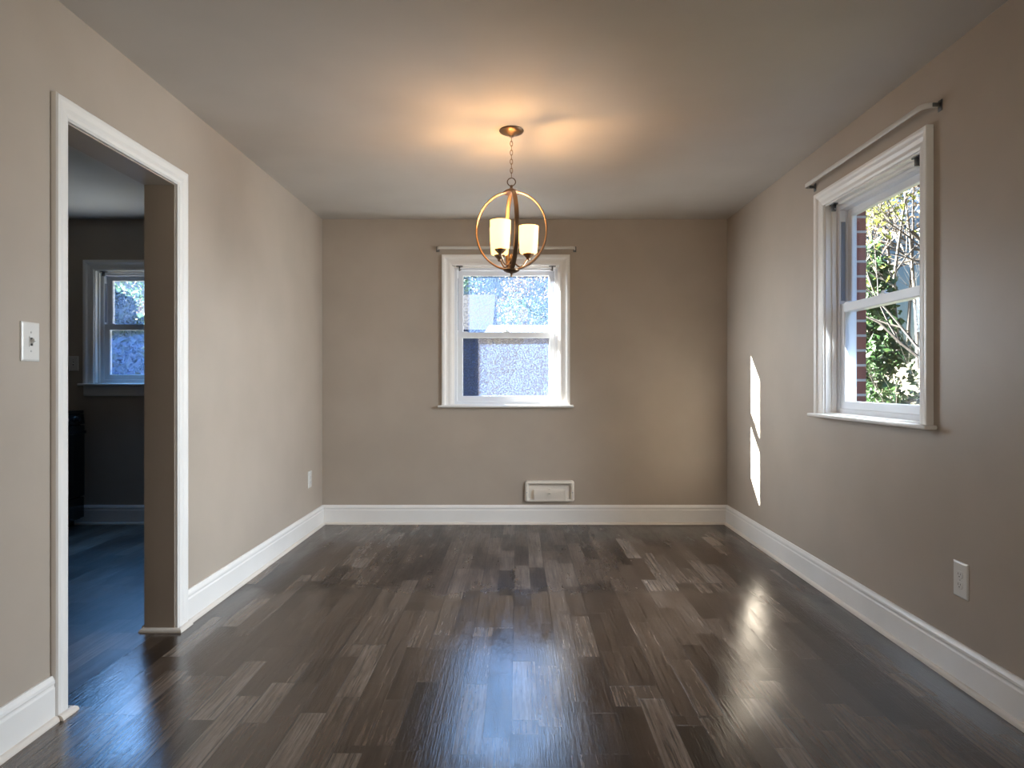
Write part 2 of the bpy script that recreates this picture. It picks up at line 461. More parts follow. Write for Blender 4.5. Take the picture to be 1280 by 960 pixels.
# ------------------------------------------------------------------ mesh helpers
class MB:
    def __init__(s):
        s.v, s.f, s.smooth = [], [], []
    def add(s, vs, fs, smooth=False):
        n = len(s.v)
        s.v += [tuple(v) for v in vs]
        s.f += [tuple(i + n for i in f) for f in fs]
        s.smooth += [smooth] * len(fs)
        return s
    def box(s, x0, x1, y0, y1, z0, z1):
        vs = [(x, y, z) for x in (x0, x1) for y in (y0, y1) for z in (z0, z1)]
        return s.add(vs, [(0, 1, 3, 2), (4, 6, 7, 5), (0, 4, 5, 1), (2, 3, 7, 6), (0, 2, 6, 4), (1, 5, 7, 3)])
    def rbox(s, x0, x1, y0, y1, z0, z1, r=0.003, seg=2):
        bm = bmesh.new()
        bmesh.ops.create_cube(bm, size=1.0)
        for v in bm.verts:
            v.co = Vector(((x0 + x1) / 2 + v.co.x * (x1 - x0), (y0 + y1) / 2 + v.co.y * (y1 - y0), (z0 + z1) / 2 + v.co.z * (z1 - z0)))
        bmesh.ops.bevel(bm, geom=bm.edges[:], offset=r, segments=seg, affect='EDGES', profile=0.5)
        bm.verts.index_update()
        s.add([v.co for v in bm.verts], [[v.index for v in f.verts] for f in bm.faces], True)
        bm.free()
        return s
    def tube(s, pts, r, n=10, closed=False, caps=True):
        pts = [Vector(p) for p in pts]
        rs = r if isinstance(r, (list, tuple)) else [r] * len(pts)
        m = len(pts)
        up = None
        rings = []
        for i, p in enumerate(pts):
            if closed:
                t = pts[(i + 1) % m] - pts[i - 1]
            else:
                t = pts[min(i + 1, m - 1)] - pts[max(i - 1, 0)]
            t.normalize()
            if up is None:
                up = Vector((0, 0, 1)) if abs(t.z) < 0.9 else Vector((1, 0, 0))
            up = (up - t * up.dot(t))
            if up.length < 1e-6:
                up = t.orthogonal()
            up.normalize()
            w = t.cross(up)
            rings.append([p + (up * math.cos(2 * PI * k / n) + w * math.sin(2 * PI * k / n)) * rs[i] for k in range(n)])
        vs = [q for rg in rings for q in rg]
        fs = []
        for i in range(m if closed else m - 1):
            a, b_ = i * n, ((i + 1) % m) * n
            for k in range(n):
                fs.append((a + k, a + (k + 1) % n, b_ + (k + 1) % n, b_ + k))
        if caps and not closed:
            fs.append(tuple(reversed(range(n))))
            fs.append(tuple((m - 1) * n + k for k in range(n)))
        return s.add(vs, fs, True)
    def lathe(s, prof, cx=0, cy=0, n=28, cap0=True, cap1=True):
        vs = []
        for r, z in prof:
            for k in range(n):
                a = 2 * PI * k / n
                vs.append((cx + r * math.cos(a), cy + r * math.sin(a), z))
        fs = []
        for i in range(len(prof) - 1):
            for k in range(n):
                fs.append((i * n + k, i * n + (k + 1) % n, (i + 1) * n + (k + 1) % n, (i + 1) * n + k))
        if cap0:
            fs.append(tuple(reversed(range(n))))
        if cap1:
            fs.append(tuple((len(prof) - 1) * n + k for k in range(n)))
        return s.add(vs, fs, True)
    def loft(s, loops, closed_u=True, closed_v=False, caps=True, smooth=False):
        """loops: list of equal-length point loops"""
        n, m = len(loops[0]), len(loops)
        vs = [p for l in loops for p in l]
        fs = []
        for i in range(m if closed_v else m - 1):
            a, b_ = i * n, ((i + 1) % m) * n
            for k in range(n if closed_u else n - 1):
                fs.append((a + k, a + (k + 1) % n, b_ + (k + 1) % n, b_ + k))
        if caps and not closed_v:
            fs.append(tuple(reversed(range(n))))
            fs.append(tuple((m - 1) * n + k for k in range(n)))
        return s.add(vs, fs, smooth)
    def build(s, name, m, parent=None, loc=None, recalc=True, angle=40):
        me = bpy.data.meshes.new(name)
        me.from_pydata(s.v, [], s.f)
        me.polygons.foreach_set('use_smooth', s.smooth)
        if recalc:
            bm = bmesh.new()
            bm.from_mesh(me)
            bmesh.ops.recalc_face_normals(bm, faces=bm.faces)
            bm.to_mesh(me)
            bm.free()
        if any(s.smooth):
            me.set_sharp_from_angle(angle=math.radians(angle))
        me.update()
        me.materials.append(m)
        o = bpy.data.objects.new(name, me)
        C.objects.link(o)
        if parent:
            o.parent = parent
        if loc:
            o.location = loc
        return o

def tag(o, label, cat, group=None, kind=None):
    o['label'] = label
    o['category'] = cat
    if group:
        o['group'] = group
    if kind:
        o['kind'] = kind
    return o
def thing(name, label, cat, loc=(0, 0, 0), rz=0.0, group=None, kind=None):
    o = bpy.data.objects.new(name, None)
    C.objects.link(o)
    o.empty_display_size = 0.1
    o.location = loc
    o.rotation_euler = (0, 0, rz)
    return tag(o, label, cat, group, kind)
def copy_tree(o, parent=None):
    c = o.copy()
    C.objects.link(c)
    if parent:
        c.parent = parent
    for ch in list(o.children):
        copy_tree(ch, c)
    return c

# ------------------------------------------------------------------ room shell
def wall_with_holes(mb, a0, a1, z0, z1, t0, t1, holes, axis):
    """axis 'x': the wall runs along x, t is y; axis 'y': the wall runs along y, t is x"""
    def bx(p0, p1, q0, q1):
        if p1 - p0 < 1e-5 or q1 - q0 < 1e-5:
            return
        if axis == 'x':
            mb.box(p0, p1, t0, t1, q0, q1)
        else:
            mb.box(t0, t1, p0, p1, q0, q1)
    cur = a0
    for h0, h1, hz0, hz1 in sorted(holes):
        bx(cur, h0, z0, z1)
        bx(h0, h1, z0, hz0)
        bx(h0, h1, hz1, z1)
        cur = h1
    bx(cur, a1, z0, z1)

OW = 0.87                                     # clear width between the casings
BW = dict(cx=-0.10, z0=0.952, z1=2.077)       # the back window
RW = dict(cy=3.185, z0=0.965, z1=2.10)        # the right window
KW = dict(cx=-2.96, z0=1.125, z1=2.035)       # the kitchen window
LW = dict(cx=0.2, w=2.2, z0=0.85, z1=2.1)     # the living room window behind the camera
DY0, DY1, DZ = 2.290, 3.030, 2.040            # the doorway

WT, BT = 0.13, 0.19                           # plaster wall depth, brick face
h = OW / 2
mb = MB()
wall_with_holes(mb, XKL - 0.13, XR + 0.13, 0, HC, YB, YB + WT,
                [(KW['cx'] - h, KW['cx'] + h, KW['z0'], KW['z1']), (BW['cx'] - h, BW['cx'] + h, BW['z0'], BW['z1'])], 'x')
tag(mb.build('wall_back', M['wall']), 'greige back wall facing the camera, with the frosted window', 'wall', kind='structure')
mb = MB()
wall_with_holes(mb, YR, YB, 0, HC, XR, XR + WT, [(RW['cy'] - h, RW['cy'] + h, RW['z0'], RW['z1'])], 'y')
tag(mb.build('wall_right', M['wall']), 'greige right wall holding the window onto the trees', 'wall', kind='structure')
mb = MB()
wall_with_holes(mb, YR, YB, 0, HC, XD, XL, [(DY0, DY1, 0, DZ)], 'y')
tag(mb.build('wall_left', M['wall']), 'greige left wall with the open doorway', 'wall', kind='structure')
mb = MB()
wall_with_holes(mb, XD, XR + 0.13, 0, HC, YR - WT, YR, [(LW['cx'] - LW['w'] / 2, LW['cx'] + LW['w'] / 2, LW['z0'], LW['z1'])], 'x')
tag(mb.build('wall_rear', M['wall']), 'wall behind the camera with a wide window', 'wall', kind='structure')
tag(MB().box(XKL - 0.13, XKL, YK, YB, 0, HC).build('wall_kitchen_left', M['wall']), 'dark far side wall of the kitchen', 'wall', kind='structure')
tag(MB().box(XKL - 0.13, XD, YK - 0.13, YK, 0, HC).build('wall_kitchen_near', M['wall']), 'near wall of the kitchen, out of view', 'wall', kind='structure')

def brick_wall(name, label, a0, a1, t0, t1, holes, axis):
    mb = MB()
    wall_with_holes(mb, a0, a1, GZ, HC + 0.1, t0, t1, holes, axis)
    tag(mb.build(name, M['brick']), label, 'wall', kind='structure')
hb = 0.535
brick_wall('wall_back_exterior', 'red brick outer face of the back wall', XKL - 0.23, XR + 0.25, YB + WT, YB + BT,
           [(KW['cx'] - hb, KW['cx'] + hb, KW['z0'] - 0.04, KW['z1'] + 0.03), (BW['cx'] - hb, BW['cx'] + hb, BW['z0'] - 0.04, BW['z1'] + 0.03)], 'x')
brick_wall('wall_right_exterior', 'red brick outer face seen at the left edge of the right window', YR - 0.2, YB + WT, XR + WT, XR + 0.25,
           [(RW['cy'] - 0.485, RW['cy'] + 0.485, RW['z0'] - 0.04, RW['z1'] + 0.03)], 'y')

tag(MB().box(XKL - 0.13, XR + 0.13, YR - 0.13, YB + WT, -0.12, 0).build('floor', M['floor']),
    'dark brown wood plank floor with a worn glossy polish', 'floor', kind='structure')
tag(MB().box(XKL - 0.25, XR + 0.25, YR - 0.25, YB + 0.25, HC, HC + 0.25).build('ceiling', M['ceiling']),
    'smooth off-white ceiling lit warm around the chandelier', 'ceiling', kind='structure')

# baseboards: profile of (projection, height)
BASE = [(0, 0), (0.016, 0), (0.016, 0.112), (0.013, 0.118), (0.013, 0.124), (0.0155, 0.129), (0.0145, 0.138), (0.0095, 0.147), (0.007, 0.153), (0, 0.153)]
SHOE = [(0.016, 0), (0.032, 0), (0.0315, 0.006), (0.029, 0.012), (0.024, 0.0165), (0.016, 0.018)]
def skirting(name, label, fn, s0, s1, m0, m1, prof=BASE, shoe=True):
    """fn(s, p, z) -> point; m0/m1: +1 where the end meets an inner corner, 0 square"""
    def run(pr):
        return [[fn(s0 + m0 * p, p, z) for p, z in pr], [fn(s1 - m1 * p, p, z) for p, z in pr]]
    o = MB().loft(run(prof)).build(name, M['trim'])
    tag(o, label, 'baseboard', kind='structure')
    if shoe:
        MB().loft(run(SHOE)).build('shoe_moulding', M['shoe'], o)
    return o
skirting('baseboard_back', 'white moulded baseboard along the back wall', lambda s, p, z: (s, YB - p, z), XL, XR, 1, 1)
skirting('baseboard_right', 'long white moulded baseboard along the right wall', lambda s, p, z: (XR - p, s, z), YR, YB, 1, 1)
skirting('baseboard_left', 'white moulded baseboard between the doorway and the back corner', lambda s, p, z: (XL + p, s, z), DY1 + 0.092, YB, 0, 1)
skirting('baseboard_left_near', 'short white baseboard on the near side of the doorway', lambda s, p, z: (XL + p, s, z), YR, DY0 - 0.062, 1, 0)
skirting('baseboard_kitchen', 'shaded baseboard along the back of the kitchen', lambda s, p, z: (s, YB - p, z), XKL, XD, 1, 1)
skirting('baseboard_divider', 'baseboard on the kitchen face of the dividing wall', lambda s, p, z: (XD - p, s, z), DY1 + 0.03, YB, 0, 1)
skirting('baseboard_rear', 'baseboard behind the camera', lambda s, p, z: (s, YR + p, z), XL, XR, 1, 1)

# doorway casing: rounded white boards mitred at the top
def doorway():
    prof = [(0.0, 0.0), (0.0, 0.014), (0.006, 0.021), (0.016, 0.024), (0.030, 0.022), (0.046, 0.024), (0.056, 0.022), (0.060, 0.016), (0.060, 0.0)]
    mbd = MB()
    loops = []
    for k in range(4):
        lp = []
        for o_, p in prof:
            e = o_ * (1.5 if k >= 2 else 1.0)     # the far jamb's casing is wider than the near one
            y = (DY0 - o_) if k < 2 else (DY1 + e)
            z = 0.0 if k in (0, 3) else DZ + o_ * 1.25
            lp.append((XL + p, y, z))
        loops.append(lp)
    mbd.loft(loops)
    d = thing('door_1', 'open doorway into the dark kitchen, cased in white', 'doorway', (0, 0, 0), kind='structure')
    mbd.build('casing', M['trim'], d)
    MB().box(XD, XL + 0.002, DY1 - 0.004, DY1, 0, DZ - 0.004).build('jamb', M['wall'], d)
    MB().box(XD, XL + 0.002, DY0, DY0 + 0.004, 0, DZ - 0.004).build('jamb', M['wall'], d)
    MB().box(XD, XL + 0.002, DY0, DY1, DZ - 0.004, DZ).build('head_jamb', M['wall'], d)
    # shoe moulding that runs round the foot of each jamb
    def foot(y, sgn, wcas):
        q = []
        for p, z in [(0, 0), (0.018, 0), (0.0175, 0.006), (0.014, 0.013), (0.008, 0.0175), (0, 0.019)]:
            q.append((p, z))
        y_in = y - sgn * 0.004
        l1 = [(XD - p, y + sgn * 0.06, z) for p, z in q]
        l2 = [(XD - p, y_in - sgn * p, z) for p, z in q]
        l3 = [(XL + 0.024 + p, y_in - sgn * p, z) for p, z in q]
        l4 = [(XL + 0.024 + p, y + sgn * wcas, z) for p, z in q]
        MB().loft([l1, l2, l3, l4]).build('foot_moulding', M['shoe'], d)
    foot(DY1, 1, 0.09)
    foot(DY0, -1, 0.06)
doorway()

# ------------------------------------------------------------------ windows
CASE = [(0.0, 0.0), (0.0, 0.010), (0.010, 0.013), (0.026, 0.014), (0.042, 0.019), (0.052, 0.027), (0.062, 0.030), (0.074, 0.030), (0.076, 0.026), (0.076, 0.0)]
def ring(mb, w0, w1, z0, z1, t, y0, y1):
    """rectangular frame: outer w0..w1, z0..z1; widths t=(left,right,bottom,top)"""
    l, r, bt, tp = t
    out = [(w0, z0), (w1, z0), (w1, z1), (w0, z1)]
    inn = [(w0 + l, z0 + bt), (w1 - r, z0 + bt), (w1 - r, z1 - tp), (w0 + l, z1 - tp)]
    c = min(0.004, (y1 - y0) * 0.2)
    loops = []
    for k in range(4):
        (ox, oz), (ix, iz) = out[k], inn[k]
        dx = 1 if ix > ox else -1
        dz = 1 if iz > oz else -1
        loops.append([(ox, y0, oz), (ox, y1, oz), (ix, y1, iz), (ix, y0 + c, iz), (ix - dx * c, y0, iz - dz * c)])
    mb.loft(loops, closed_v=True)
    return mb
def make_window(name, label, loc, rz, z0, z1, pane_m, w=OW, apron=False, casing=True, mid=None, hb=hb):
    """local x along the wall, y outward, z up; origin on the room face of the wall at sill height"""
    W = thing(name, label, 'window', loc, rz, kind='structure')
    H = z1 - z0
    hw = w / 2
    if casing:
        loops = []
        for k in range(4):
            lp = []
            for o_, p in CASE:
                x = (-hw - o_) if k < 2 else (hw + o_)
                z = 0.0 if k in (0, 3) else H + o_
                lp.append((x, -p, z))
            loops.append(lp)
        MB().loft(loops).build('casing', M['trim'], W)
    mbs = MB().rbox(-hw - 0.105, hw + 0.105, -0.055, -0.001, -0.018, 0.0, 0.006, 3)
    mbs.box(-hw + 0.001, hw - 0.001, -0.002, 0.075, -0.002, 0.006)
    MB_s = mbs.build('sill', M['trim'], W)
    if apron:
        ap = [(-0.001, -0.10), (-0.014, -0.10), (-0.018, -0.09), (-0.018, -0.03), (-0.022, -0.02), (-0.001, -0.02)]
        MB().loft([[(-hw - 0.076, y, z) for y, z in ap], [(hw + 0.076, y, z) for y, z in ap]]).build('apron', M['trim'], W)
    # painted jamb returns
    j = MB()
    j.box(-hw, -hw + 0.008, 0.0, WT, 0.006, H)
    j.box(hw - 0.008, hw, 0.0, WT, 0.006, H)
    j.box(-hw + 0.008, hw - 0.008, 0.0, WT, H - 0.008, H)
    # thin stops that make the stepped lines along the head and sides
    j.box(-hw + 0.008, -hw + 0.018, 0.032, 0.055, 0.006, H - 0.008)
    j.box(hw - 0.018, hw - 0.008, 0.032, 0.055, 0.006, H - 0.008)
    j.box(-hw + 0.018, hw - 0.018, 0.032, 0.055, H - 0.020, H - 0.008)
    j.build('jamb', M['trim'], W)
    # vinyl frame and its tracks
    f = MB()
    ring(f, -hw + 0.008, hw - 0.008, 0.006, H - 0.008, (0.034, 0.034, 0.026, 0.030), 0.057, 0.150)
    f.box(-hw + 0.042, -hw + 0.047, 0.092, 0.100, 0.032, H - 0.038)
    f.box(hw - 0.047, hw - 0.042, 0.092, 0.100, 0.032, H - 0.038)
    f.build('frame', M['vinyl'], W)
    sx = hw - 0.043
    mz = (H * 0.502 if mid is None else mid)
    tk = MB()
    for s in (-1, 1):
        tk.box(min(s * sx, s * (sx - 0.003)), max(s * sx, s * (sx - 0.003)), 0.066, 0.088, mz + 0.04, H - 0.10)
    tk.build('balance_track', M['track'], W)
    # exterior brickmould, fills the joint to the brick
    e = MB()
    ring(e, -hb if w == OW else -hw - 0.05, hb if w == OW else hw + 0.05, -0.04, H + 0.03, (0.045, 0.045, 0.045, 0.04), WT + 0.001, WT + 0.022)
    e.build('brickmould', M['vinyl'], W)
    # sashes
    lo = ring(MB(), -sx, sx, 0.032, mz + 0.022, (0.042, 0.042, 0.040, 0.046), 0.064, 0.092).build('lower_sash', M['vinyl'], W)
    up = ring(MB(), -sx, sx, mz - 0.022, H - 0.038, (0.042, 0.042, 0.044, 0.036), 0.101, 0.129).build('upper_sash', M['vinyl'], W)
    MB().box(-sx + 0.038, sx - 0.038, 0.076, 0.080, 0.068, mz - 0.020).build('pane', pane_m, lo)
    MB().box(-sx + 0.038, sx - 0.038, 0.113, 0.117, mz + 0.018, H - 0.070).build('pane', pane_m, up)
    for xk in (-sx * 0.85, sx * 0.85):
        MB().rbox(xk - 0.022, xk + 0.022, 0.066, 0.084, mz + 0.022, mz + 0.029, 0.002).build('tilt_latch', M['vinyl'], lo)
    lk = MB().rbox(-0.028, 0.028, 0.068, 0.090, mz + 0.022, mz + 0.031, 0.003)
    lk.tube([(0.0, 0.079, mz + 0.031), (0.0, 0.079, mz + 0.037)], 0.010, 12)
    lk.rbox(-0.004, 0.034, 0.070, 0.080, mz + 0.036, mz + 0.042, 0.002)
    lk.build('sash_lock', M['vinyl'], lo)
    return W
make_window('window_1', 'white double-hung window with frosted panes in the back wall', (BW['cx'], YB, BW['z0']), 0, BW['z0'], BW['z1'], M['pane_frost'])
make_window('window_2', 'white double-hung window in the right wall, looking onto trees', (XR, RW['cy'], RW['z0']), -PI / 2, RW['z0'], RW['z1'], M['pane'], hb=0.485)
make_window('window_3', 'kitchen window seen through the doorway, cut off by the jamb', (KW['cx'], YB, KW['z0']), 0, KW['z0'], KW['z1'], M['pane_frost_skylit'], apron=True)
make_window('window_4', 'wide window in the wall behind the camera', (LW['cx'], YR, LW['z0']), PI, LW['z0'], LW['z1'], M['pane'], w=LW['w'])

# ------------------------------------------------------------------ curtain rods
def curtain_rod(label, loc, rz, length, proj=0.062):
    """local x along the wall, y outward (into the wall); flat white rod with curved returns"""
    R = thing('curtain_rod', label, 'curtain rod', loc, rz, group='white curtain rods over the windows')
    hl = length / 2
    path = [(-hl, -0.012)]
    for k in range(7):
        a = k / 6 * PI / 2
        path.append((-hl + 0.035 * (1 - math.cos(a)), -proj + 0.035 * (1 - math.sin(a))))
    path += [(-x, y) for x, y in reversed(path)]
    hh, th = 0.011, 0.0035
    loops = []
    n = len(path)
    for i, (x, y) in enumerate(path):
        a, b_ = path[max(i - 1, 0)], path[min(i + 1, n - 1)]
        t = Vector((b_[0] - a[0], b_[1] - a[1])).normalized()
        nx, ny = -t.y, t.x
        prof = [(-th, -hh * 0.75), (-th * 0.4, -hh), (th, -hh), (th, -hh * 0.7), (th * 0.2, -hh * 0.6), (th * 0.2, hh * 0.6), (th, hh * 0.7), (th, hh), (-th * 0.4, hh), (-th, hh * 0.75)]
        loops.append([(x + nx * d, y + ny * d, z) for d, z in prof])
    MB().loft(loops, smooth=True).build('rod', M['rod'], R)
    for s in (-1, 1):
        b = MB().rbox(s * hl - 0.013, s * hl + 0.013, -0.003, 0.0, -0.024, 0.020, 0.001)
        b.rbox(s * hl - 0.0045, s * hl + 0.0075, -0.034, -0.002, -0.008, 0.008, 0.0015)
        br = b.build('bracket', M['steel'], R)
        br['label'] = 'grey metal bracket'
    return R
curtain_rod('flat white curtain rod above the frosted back window', (BW['cx'] + 0.003, YB, 2.200), 0, 1.095)
curtain_rod('flat white curtain rod above the right window, sloping in view', (XR, RW['cy'], 2.235), -PI / 2, 1.11, 0.066)

# ------------------------------------------------------------------ roller shade brackets inside the window heads
def shade_bracket(label, loc, rz, s):
    B = thing('shade_bracket', label, 'shade bracket', loc, rz, group='small metal shade brackets in the window heads')
    m = MB().rbox(-0.026, 0.026, -0.012, 0.012, -0.005, 0.0, 0.0015)
    m.rbox(-0.006, 0.006, -0.011, 0.011, -0.040, -0.002, 0.0015)
    m.build('plate', M['steel'], B)
    MB().tube([(0, 0, -0.030), (-s * 0.014, 0, -0.030)], 0.0045, 8).build('pin', M['chrome'], B)
    return B
def head_pt(W, x, H, y=0.020):
    return W, x, H, y
for (lab, cx, cy, z1, rz) in [('frosted back window', BW['cx'], YB, BW['z1'], 0), ('right window', XR, RW['cy'], RW['z1'], -PI / 2), ('kitchen window', KW['cx'], YB, KW['z1'], 0)]:
    for s, nm in ((-1, 'left'), (1, 'right')):
        if lab == 'kitchen window' and s > 0:
            continue
        r = Matrix.Rotation(rz, 3, 'Z')
        p = r @ Vector((s * (h - 0.062), 0.018, 0)) + Vector((cx, cy, z1 - 0.008))
        shade_bracket('small dark metal bracket in the upper %s corner of the %s' % (nm, lab), p, rz, s)

# ------------------------------------------------------------------ chandelier
def chandelier():
    LX, LY = -0.036, 3.43
    L = thing('chandelier', 'bronze orb chandelier with three lit frosted glass shades hanging from the ceiling', 'chandelier', (LX, LY, HC))
    zt, zb = 2.120 - HC, 1.716 - HC             # top and bottom of the orb
    zc, rv, rh = (zt + zb) / 2, (zt - zb) / 2, 0.184
    MB().lathe([(0.0, -0.002), (0.062, -0.002), (0.064, -0.006), (0.060, -0.012), (0.045, -0.020), (0.022, -0.026), (0.012, -0.030), (0.010, -0.038), (0.0, -0.038)], n=36, cap0=False, cap1=False).build('canopy', M['bronze'], L)
    # chain of oval links
    z = -0.036
    zl = zt + 0.075
    n = 9
    pitch = (zl - z) / n
    for k in range(n):
        zk = z + pitch * (k + 0.5)
        pts = []
        for q in range(16):
            a = 2 * PI * q / 16
            r, v = 0.0065 * math.cos(a), (abs(pitch) * 0.62) * math.sin(a)
            pts.append((r, 0, zk + v) if k % 2 else (0, r, zk + v))
        MB().tube(pts, 0.0016, 6, closed=True).build('chain_link', M['bronze'], L)
    pts = [(0.021 * math.cos(2 * PI * q / 24), 0.003 * math.sin(2 * PI * q / 24), zt + 0.051 + 0.021 * math.sin(2 * PI * q / 24)) for q in range(24)]
    MB().tube(pts, 0.0026, 8, closed=True).build('hanging_loop', M['bronze_dark'], L)
    MB().lathe([(0.006, zt + 0.034), (0.008, zt + 0.026), (0.006, zt + 0.020), (0.014, zt + 0.015), (0.034, zt + 0.006), (0.046, zt - 0.004), (0.044, zt - 0.008), (0.012, zt - 0.006)], n=32).build('top_cap', M['bronze_dark'], L)
    # two flat bands crossing at the poles
    def band(ang, k):
        hw, th = 0.0115, 0.0022
        loops = []
        N = 72
        for i in range(N):
            a = 2 * PI * i / N
            cx, cz = math.cos(a), math.sin(a)
            nx, nz = cx / rh, cz / rv
            ln = math.hypot(nx, nz)
            nx, nz = nx / ln, nz / ln
            lp = []
            for w_, d in ((-hw, -0.001), (-hw + 0.002, 0.004), (hw - 0.002, 0.004), (hw, -0.001), (hw * 0.72, -0.005), (-hw * 0.72, -0.005)):
                rr = k
                x, zz = rr * rh * cx + nx * d, rr * rv * cz + nz * d
                lp.append((x * math.cos(ang) - w_ * math.sin(ang), x * math.sin(ang) + w_ * math.cos(ang), zc + zz))
            loops.append(lp)
        mbx = MB()
        nL = len(loops)
        vs = [p for l in loops for p in l]
        fs = []
        for i in range(nL):
            a, b_ = i * 6, ((i + 1) % nL) * 6
            for q in range(6):
                fs.append((a + q, a + (q + 1) % 6, b_ + (q + 1) % 6, b_ + q))
        mbx.add(vs, fs, True)
        return mbx.build('orb_band', M['bronze'], L)
    band(math.radians(-8), 1.0)
    band(math.radians(-81), 0.985)
    MB().lathe([(0.0, zb - 0.036), (0.005, zb - 0.035), (0.0065, zb - 0.030), (0.004, zb - 0.024), (0.008, zb - 0.018), (0.026, zb - 0.013), (0.041, zb - 0.004), (0.043, zb + 0.002), (0.036, zb + 0.006), (0.012, zb + 0.010), (0.008, zb + 0.02), (0.0, zb + 0.02)], n=32, cap0=False, cap1=False).build('bottom_cap', M['bronze_dark'], L)
    MB().lathe([(0.0, zb + 0.015), (0.009, zb + 0.016), (0.006, zb + 0.03), (0.013, zb + 0.042), (0.015, zb + 0.055), (0.012, zb + 0.066), (0.005, zb + 0.078), (0.0, zb + 0.088)], n=20, cap0=False, cap1=False).build('hub', M['bronze'], L)
    R = 0.098
    sh_b = 1.803 - HC                            # lower edge of each shade
    for deg in (25, 236, 130):
        a = math.radians(deg)
        ux, uy = math.cos(a), math.sin(a)
        pts = []
        for q in range(13):
            t = q / 12
            r = 0.010 + (R - 0.010) * (t + 0.13 * math.sin(PI * t) * t)
            z_ = zb + 0.050 - 0.030 * math.sin(PI * min(1, t * 1.25)) * 1.0 + (sh_b - 0.022 - (zb + 0.050)) * (max(0, t - 0.35) / 0.65) ** 2
            pts.append((r * ux, r * uy, z_))
        arm = MB().tube(pts, 0.0042, 8).build('arm', M['bronze'], L)
        cup = MB().lathe([(0.004, sh_b - 0.030), (0.010, sh_b - 0.027), (0.011, sh_b - 0.018), (0.019, sh_b - 0.010), (0.027, sh_b - 0.002), (0.030, sh_b + 0.004), (0.027, sh_b + 0.004), (0.014, sh_b + 0.0), (0.014, sh_b + 0.045), (0.0, sh_b + 0.045)], R * ux, R * uy, 24, cap1=False)
        cup.build('socket_cup', M['bronze'], L)
        hs = 0.148
        shp = [(0.026, sh_b + 0.006), (0.040, sh_b + 0.006), (0.0445, sh_b + 0.010), (0.0465, sh_b + 0.03), (0.0505, sh_b + hs * 0.6), (0.0525, sh_b + hs),
               (0.0500, sh_b + hs), (0.0480, sh_b + hs * 0.6), (0.0440, sh_b + 0.03), (0.0420, sh_b + 0.0115), (0.038, sh_b + 0.009), (0.026, sh_b + 0.009)]
        s_ = MB().lathe(shp, R * ux, R * uy, 32, cap0=False, cap1=False).build('glass_shade', M['shade'], L)
        zb_ = sh_b + 0.045
        bl = MB().lathe([(0.006, zb_), (0.010, zb_ + 0.006), (0.019, zb_ + 0.022), (0.024, zb_ + 0.040), (0.021, zb_ + 0.056), (0.012, zb_ + 0.067), (0.002, zb_ + 0.070)], R * ux, R * uy, 16)
        bl.build('bulb', M['bulb'], s_)
        pl = bpy.data.lights.new('lamp_light', 'POINT')
        pl.energy = 3.3
        pl.color = (1.0, 0.56, 0.25)
        pl.shadow_soft_size = 0.022
        po = bpy.data.objects.new('lamp_light', pl)
        C.objects.link(po)
        po.location = (LX + R * ux, LY + R * uy, HC + sh_b + hs - 0.008)
chandelier()

